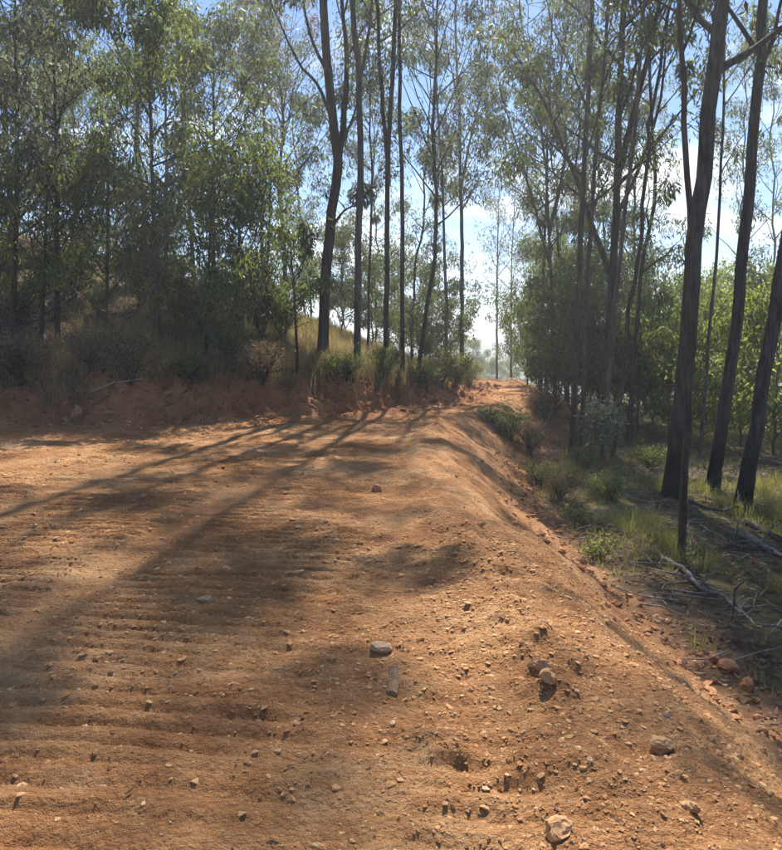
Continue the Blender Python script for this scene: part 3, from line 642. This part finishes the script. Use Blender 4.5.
PROTO = {
    'gumA': simple('gum_tree', 18, .14, .42, 20, 2.2, 8000, 51, 'gum'),
    'gumB': simple('gum_tree', 23, .12, .68, 22, 2.8, 14000, 52, 'gumgrey'),
    'gumC': simple('gum_tree', 15, .10, .35, 20, 1.9, 8000, 53, 'gum', 'barkdark'),
    'midA': simple('sapling', 9, .09, .2, 28, 1.8, 13000, 54, 'gum', 'barkdark', .5, (10, 55)),
    'midB': simple('sapling', 7, .07, .15, 28, 1.7, 13000, 55, 'young', 'barkdark', .5, (10, 55)),
    'midC': simple('sapling', 5, .05, .12, 24, 1.4, 9000, 56, 'gum', 'barkdark', .45, (5, 50)),
    'brightA': simple('sapling', 4.8, .05, .1, 26, 1.5, 9000, 57, 'bright', 'bark', .45, (0, 50), .15, .055),
    'brightB': simple('sapling', 3.4, .04, .08, 24, 1.4, 8000, 58, 'bright', 'bark', .42, (0, 45), .15, .06),
    'shrubA': shrub('shrub', 1.5, .8, 8, 3600, 61, 'young', .085, .03),
    'shrubB': shrub('shrub', 1.0, .75, 9, 2600, 62, 'dryleaf', .07, .022),
    'shrubC': shrub('shrub', 1.3, .7, 8, 3600, 63, 'yellow', .10, .022, 'bark', -.5, .6),
    'shrubD': shrub('shrub', .8, .6, 8, 1700, 64, 'young', .085, .03),
    'shrubE': shrub('shrub', 1.4, .45, 5, 900, 65, 'pale', .13, .06, 'bark', .2, .8),
    'shrubF': shrub('shrub', .5, .35, 6, 420, 66, 'bright', .075, .04, 'bark', -.1, .9),
}
used = set()
def place(kind, x, y, label, group=None, s=1.0, rz=None, sz=1.0, rg=random.Random(3)):
    p = PROTO[kind]
    o = p if kind not in used else copy_tree(p); used.add(kind)
    for k in ('group',):
        if k in o: del o[k]
    o.location = (x, y, gz(x, y) - .06); o.rotation_euler = (0, 0, rg.uniform(0, 6.28) if rz is None else rz); o.scale = (s, s, s * sz)
    tag(o, label, o['category'], group); return o
def px_place(kind, px, py, label, group=None, s=1.0, **k):
    x, y = hit(px, py); return place(kind, x, y, label, group, s, **k)
def yp(kind, px, Y, label, group=None, s=1.0, **k):
    return place(kind, at(px, 350, Y)[0], Y, label, group, s, **k)
rr = random.Random(8)
ORD = ['leftmost', 'second', 'third', 'fourth', 'fifth', 'sixth', 'seventh', 'eighth', 'ninth', 'tenth', 'eleventh']
def counted(items, label, group):
    for i, (px, Y, kd, s) in enumerate(sorted(items)):
        yp(kd, px, Y, label + ', ' + ('leftmost of its row' if i == 0 else ORD[i] + ' from the left'), group, s)
# stand behind the saplings on the left slope
G1 = 'trees filling the left slope'; L1 = 'green sapling crown merging into the dense thicket on the left slope'
for px, Y, kd, s in [(-45, 18, 'midA', .85), (12, 24, 'midA', .85), (85, 23.5, 'midB', .85), (118, 26, 'midA', .8), (140, 21.5, 'midC', .75), (-75, 22, 'midB', 1.0), (60, 30, 'midA', .85)]:
    yp(kd, px, Y, L1, G1, s)
G2 = 'understorey trees behind the tall trunks on the left bank'; L2 = 'small bushy tree behind the tall trunks on the left bank'
for px, Y, kd, s in [(305, 33, 'midC', .9), (342, 30, 'midC', .8), (372, 29, 'midC', .7), (400, 34, 'midC', .9), (425, 31, 'midC', .9), (345, 42, 'midC', 1.2), (390, 44, 'midB', .8), (446, 31, 'midC', .75), (412, 26.5, 'midC', .5), (440, 27.5, 'midC', .55)]:
    yp(kd, px, Y, L2, G2, s)
G3 = 'slim trunks in the background of the left bank'; L3b = 'tall thin gum added behind the left thicket to shade the road'
counted([(22, 26, 'gumB', 1.05), (150, 25, 'gumB', 1.1), (196, 29, 'gumB', 1.15), (-40, 24, 'gumB', 1.1)], L3b, 'tall gums added behind the left thicket for their shadows')  # added gums hidden behind the saplings; their high crowns dapple the road
L3 = 'slim background gum among the left bank trunks'
counted([(312, 36, 'gumC', .85), (376, 33, 'gumC', .75), (411, 28, 'gumC', .8), (430, 35, 'gumC', .7)], L3, G3)
G8 = 'tree tops past the road crest'; L8 = 'hazy tree top low beyond the road crest'
counted([(474, 78, 'midB', .8), (484, 92, 'midA', .75), (493, 84, 'midB', .85), (504, 96, 'midA', .8), (514, 82, 'midB', .9), (524, 70, 'midB', .85), (466, 66, 'midB', .8)], L8, G8)
G4 = 'dark trees packed into the right stand'; L4 = 'dark leafy tree packed into the right stand among other trunks'
for px, Y, kd, s in [(548, 33, 'midB', .9), (566, 29, 'midC', 1.1), (585, 24, 'midC', 1.0), (560, 25, 'midC', .75), (600, 28, 'midC', 1.1), (622, 25, 'midC', 1.0), (575, 37, 'midA', .75), (540, 28, 'midC', .8), (528, 33, 'midC', .75), (616, 34, 'midA', .7), (556, 22.5, 'midC', .7), (575, 22, 'midC', .8), (608, 22, 'midC', .8), (634, 22.5, 'midC', .75)]:
    yp(kd, px, Y, L4, G4, s)
G5 = 'tall thin gums behind the right stand'; L5 = 'tall thin gum behind the right stand'
counted([(537, 44, 'gumC', .66), (545, 41, 'gumC', .66), (562, 42, 'gumC', .75), (592, 33, 'gumC', .85), (632, 38, 'gumA', .8), (648, 28, 'gumC', .9), (735, 27, 'gumC', .9), (775, 36, 'gumA', .9), (570, 27, 'gumC', .85), (618, 29, 'gumC', .9)], L5, G5)
G6 = 'bright green understorey on the lower right slope'; L6 = 'sunlit bright green bushy sapling behind the right trunks'
for px, Y, kd, s in [(640, 21, 'brightB', .8), (655, 24, 'brightA', .8), (672, 21, 'brightB', .85), (692, 25, 'brightA', .85), (706, 20, 'brightB', .85), (724, 23, 'brightA', .8), (745, 20, 'brightB', .9), (760, 24, 'brightA', .9), (778, 19, 'brightB', 1.0), (797, 22, 'brightA', .9), (668, 31, 'brightA', 1.0), (704, 33, 'brightA', 1.1), (738, 31, 'brightA', 1.1), (772, 34, 'brightA', 1.2)]:
    yp(kd, px, Y, L6, G6, s)

G7 = 'undergrowth bushes under the left thicket'; L7 = 'shaded undergrowth bush under the dense thicket on the left slope'
for i in range(26):
    yp(['shrubA', 'shrubB', 'midC', 'shrubB', 'shrubA'][i % 5], -40 + 12.6 * i + rr.uniform(-8, 8), rr.uniform(19.5, 28), L7, G7, rr.uniform(.7, 1.2) * (.5 if i % 5 == 2 else 1))
# shrubs one can point to
px_place('shrubA', 455, 392, 'yellow-green bush on the bank at the start of the narrow road', None, .75)
px_place('shrubC', 442, 388, 'straw-yellow tufted bush left of the yellow-green bush by the road', None, .85)
px_place('shrubC', 469, 388, 'yellow bush at the bank end closest to the road crest', None, .7)
px_place('shrubB', 132, 385, 'dark brown rounded dry bush on the left slope', None, 1.15)
px_place('shrubB', 262, 388, 'dry brown bush on the bank edge left of the thin dark stem', None, .9)
px_place('shrubB', 90, 372, 'dry twiggy bush left of the dark rounded bush', None, .8)
px_place('shrubA', 232, 372, 'leafy bush on the bank between thicket and thin dark stem', None, .75)
px_place('shrubD', 345, 380, 'low green bush at the foot of the straight grey trunk', None, .8)
px_place('shrubA', 385, 382, 'low bush at the foot of the two-stemmed trunk', None, .6)
px_place('shrubD', 425, 392, 'dark low bush at the bank lip under the curved trunk', None, .8)
px_place('shrubB', 20, 385, 'dry bush at the left edge of the photo', None, 1.0)
px_place('shrubD', 190, 384, 'small green bush at the right of the dark rounded bush', None, .7)
px_place('shrubE', 602, 462, 'pale big-leaved young shrub in front of the forked gum', None, 1.0)
px_place('shrubD', 510, 440, 'dull green low bush on the embankment side near the road bend', None, .8)
px_place('shrubB', 530, 455, 'brown scrub on the lower embankment, left of the right stand', None, .7)
px_place('shrubD', 492, 424, 'small bush on the embankment lip at the road bend', None, .5)
px_place('shrubB', 545, 420, 'brown twiggy bush beside the right stand at the road bend', None, .9)
px_place('shrubD', 540, 487, 'low shrub at the embankment foot below the brown scrub', None, .5)
px_place('shrubD', 610, 500, 'dark leafy shrub at the foot of the right stand, nearest the grass', None, .55)
px_place('shrubF', 600, 560, 'bright green seedling at the embankment foot', None, .55)
px_place('shrubF', 575, 525, 'smaller bright seedling up the embankment from the other seedling', None, .55)
px_place('shrubD', 585, 470, 'shaded shrub below the dark front trunk of the right stand', None, .55)
px_place('shrubB', 560, 500, 'dry scrub at the embankment foot between the low shrub and seedling', None, .5)
px_place('shrubD', 650, 470, 'small dark shrub left of the largest trunk', None, .6)

for k_, o_ in PROTO.items():                     # a kind that stands nowhere is taken away
    if k_ not in used:
        for c_ in list(o_.children): bpy.data.objects.remove(c_)
        bpy.data.objects.remove(o_)
# ------------------------------------------------------------------ fallen wood on the right
def branch(label, pts, r, mat='deadwood', lift=.02, name='fallen_branch', seed=0, twigs=3, cat='branch'):
    rg = np.random.default_rng(seed + 40); Q = []
    for px, py in pts:
        x, y = hit(px, py); Q.append((x, y, gz(x, y) + lift + r * .6))
    Q = np.array(Q); b = Q[0].copy(); Q -= b
    P = curve(Q, 16); P[:, :2] += rg.normal(0, .012, (16, 2)); P[:, 2] += np.abs(rg.normal(0, .01, 16))
    mb = MB(); tube(mb, P, np.linspace(r, r * .35, 16), 8, .06, rg)
    for k in range(twigs):
        i = rg.integers(4, 14); d = unit(unit(P[i] - P[i - 2]) + rg.normal(0, .6, 3) + np.array([0, 0, .25])); l = rg.uniform(.2, .6)
        tube(mb, np.stack([P[i], P[i] + d * l * .5 + rg.normal(0, .03, 3), P[i] + d * l]), [r * .45, r * .3, r * .12], 5)
    o = mb.build(name, M[mat]); o.location = b; tag(o, label, cat); return o
branch('long dark branch curving across the grass past the slender pole', [(640, 566), (668, 563), (700, 556), (735, 551), (782, 556)], .032, 'darkwood', seed=1)
branch('grey forked branch running from the slender pole down to the right', [(660, 562), (682, 572), (700, 592), (722, 600), (738, 618)], .035, 'deadwood', seed=2)
branch('pale fallen log lying at the right edge of the photo', [(742, 538), (760, 548), (790, 566)], .06, 'deadwood', name='fallen_log', seed=3, twigs=1, cat='log')
branch('second grey log behind the pale fallen log at the right edge', [(745, 526), (770, 538), (800, 552)], .055, 'darkwood', name='fallen_log', seed=4, twigs=2, cat='log')
branch('thin pale stick on the leaf litter below the forked branch', [(735, 606), (748, 622), (768, 640)], .016, 'deadwood', seed=5)
branch('dead branch propped between the charred trunks', [(690, 510), (720, 520), (752, 507)], .03, 'darkwood', .12, seed=6)
branch('grey stick lying across shade left of the largest trunk', [(590, 488), (620, 496), (650, 506)], .022, 'deadwood', seed=7)
branch('bare branch lying on the left slope litter beside the dry bush', [(90, 395), (115, 388), (150, 384)], .03, 'deadwood', seed=8)
branch('short pale stick on the grass in front of the charred trunks', [(700, 528), (722, 541), (742, 552)], .02, 'deadwood', seed=9)
branch('dark limb fallen in the scrub at the road bend', [(540, 440), (552, 425), (562, 408)], .05, 'darkwood', .15, seed=10)
x, y = hit(732, 622)
mb = MB(); tube(mb, [(0, 0, -.05), (.01, 0, .12), (.02, .02, .30), (.07, .03, .36), (.12, .05, .38)], [.011, .010, .009, .007, .004], 6)
o = mb.build('dead_stem', M['darkwood']); o.location = (x, y, gz(x, y)); tag(o, 'bent dead stem sticking up out of the grass', 'stem')

# ------------------------------------------------------------------ grass, litter, twigs
def grass(mb, X, Y, H, rng, blades=16, spread=.10, width=.006, lean=.45):
    n = len(X); k = np.repeat(np.arange(n), blades); m = len(k)
    a = rng.uniform(0, 6.283, m); rad = np.abs(rng.normal(0, spread, m))
    bx = X[k] + np.cos(a) * rad; by = Y[k] + np.sin(a) * rad; bz = terrain(bx, by) - .01
    h = H[k] * rng.uniform(.5, 1.15, m); le = lean * h * rng.uniform(.2, 1.3, m); a2 = a + rng.normal(0, .7, m)
    wx, wy = -np.sin(a2) * width * .5, np.cos(a2) * width * .5
    dx, dy = np.cos(a2) * le, np.sin(a2) * le
    B1 = np.stack([bx - wx, by - wy, bz], 1); B2 = np.stack([bx + wx, by + wy, bz], 1)
    M1 = np.stack([bx + dx * .4 - wx * .8, by + dy * .4 - wy * .8, bz + h * .62], 1); M2 = np.stack([bx + dx * .4 + wx * .8, by + dy * .4 + wy * .8, bz + h * .62], 1)
    T = np.stack([bx + dx, by + dy, bz + h * .93], 1)
    V = np.stack([B1, B2, M2, M1, T], 1).reshape(-1, 3); q = (np.arange(m) * 5)[:, None]
    mb.n0 = mb.n
    mb.v.append(V); mb.f.append(q + np.array([[0, 1, 2, 3]]) + mb.n); mb.f.append(q + np.array([[3, 2, 4]]) + mb.n); mb.n += len(V)
rng = np.random.default_rng(77)
mb = MB()
X, Y = pick(16000, 1.2, 14, 3.5, 26, lambda X, Y: sst(1.5, 2.4, right_d(X, Y)) * (fbm(X, Y, .7, 3, 301) > -.12) * .55, rng)
grass(mb, X, Y, rng.uniform(.07, .24, len(X)), rng, 14, .10, .006, .8)
X, Y = pick(2600, 1.4, 8, 3.5, 18, lambda X, Y: sst(1.35, 1.9, right_d(X, Y)) * (fbm(X, Y, 1.1, 2, 303) > .12), rng)
grass(mb, X, Y, rng.uniform(.18, .42, len(X)), rng, 26, .09, .006, .75)
tag(mb.build('grass', M['greengrass']), 'low yellow-green grass under the right trees', 'grass', kind='stuff')
mb = MB()
X, Y = pick(15000, -10, 4.5, 14, 36, lambda X, Y: sst(.75, 1.2, left_d(X, Y)) * sst(-9, -4.5, X + 2.2 * fbm(X, Y, .5, 2, 305)) * .55, rng)
grass(mb, X, Y, rng.uniform(.2, .62, len(X)), rng, 16, .12, .009, .5)
X, Y = pick(9000, -12, 4.5, 13, 32, lambda X, Y: np.exp(-((left_d(X, Y) - 1.0) / .4) ** 2) * (fbm(X, Y, .9, 2, 307) > -.1) * .8, rng)
grass(mb, X, Y, rng.uniform(.18, .45, len(X)), rng, 18, .10, .009, .95)
tag(mb.build('dry_grass', M['straw']), 'dry straw-coloured grass on top of the left bank', 'grass', kind='stuff')
mb = MB()
X, Y = pick(9000, -12, 3, 13, 24, lambda X, Y: sst(.35, 1.1, left_d(X, Y)) * sst(5, 1.5, left_d(X, Y)) * (fbm(X, Y, .8, 3, 311) > -.15) * .7, rng)
grass(mb, X, Y, rng.uniform(.2, .6, len(X)), rng, 12, .16, .010, 1.5)
tag(mb.build('dry_brush', M['dryleaf']), 'tangled dry brown brush spilling over the left bank', 'brush', kind='stuff')
mb = MB()
def litter(X, Y, lo, hi):
    n = len(X); D = np.stack([rng.normal(0, 1, n), rng.normal(0, 1, n), rng.normal(.05, .16, n)], 1); s = rng.uniform(lo, hi, n)
    leaves(mb, np.stack([X, Y, terrain(X, Y) + .008 + rng.uniform(0, .02, n)], 1), D, s, s * rng.uniform(.22, .4, n), rng, True)
X, Y = pick(60000, -12, 4, 14, 28, lambda X, Y: sst(.15, 1.1, left_d(X, Y)) * sst(12, 3, left_d(X, Y)), rng); litter(X, Y, .07, .17)
X, Y = pick(500, -5, 2, 2, 16, lambda X, Y: (right_d(X, Y) < 1) * .6, rng); litter(X, Y, .02, .06)
X, Y = pick(46000, 1.2, 11, 3, 24, lambda X, Y: sst(1.2, 2.0, right_d(X, Y)) * (.35 + .65 * (fbm(X, Y, .8, 3, 309) > .05)), rng); litter(X, Y, .05, .13)
tag(mb.build('leaf_litter', M['litter']), 'dry brown leaf litter covering the forest floor', 'litter', kind='stuff')
mb = MB()
def sticks(X, Y, lo, hi):
    for x, y in zip(X, Y):
        a = rng.uniform(0, 6.28); l = rng.uniform(lo, hi); d = np.array([math.cos(a), math.sin(a), 0]) * l
        p = np.array([[x, y, 0], [x, y, 0] + d * .5 + rng.normal(0, .05 * l, 3), [x, y, 0] + d]); p[:, 2] = terrain(p[:, 0], p[:, 1]) + .02 + rng.uniform(0, .06, 3)
        tube(mb, p, [.010, .008, .004], 4, cap=False)
X, Y = pick(1500, 1.5, 9, 4, 20, lambda X, Y: sst(1.4, 2.4, right_d(X, Y)) * .5, rng); sticks(X, Y, .2, .9)
X, Y = pick(1500, -11, 3, 14.5, 24, lambda X, Y: sst(.8, 1.4, left_d(X, Y)) * .5, rng); sticks(X, Y, .3, 1.2)
tag(mb.build('twig_litter', M['deadwood']), 'thin dead twigs scattered over the forest floor', 'twigs', kind='stuff')

# ------------------------------------------------------------------ haze
m, nt = new_mat('haze_air')
pv = N(nt, 'ShaderNodeVolumePrincipled'); pv.inputs['Color'].default_value = (.92, .965, 1, 1); pv.inputs['Density'].default_value = .0021; pv.inputs['Anisotropy'].default_value = .45
o = N(nt, 'ShaderNodeOutputMaterial'); L(nt, pv.outputs[0], o.inputs['Volume'])
mb = MB(); zb, zt = float(GZ.min()) - 2, 34.0; e = 5600
mb.add([(-e, -e, zb), (e, -e, zb), (e, e, zb), (-e, e, zb), (-e, -e, zt), (e, -e, zt), (e, e, zt), (-e, e, zt)],
       [(3, 2, 1, 0), (4, 5, 6, 7), (0, 1, 5, 4), (1, 2, 6, 5), (2, 3, 7, 6), (3, 0, 4, 7)])
tag(mb.build('haze', m, smooth=False), kind='stuff')
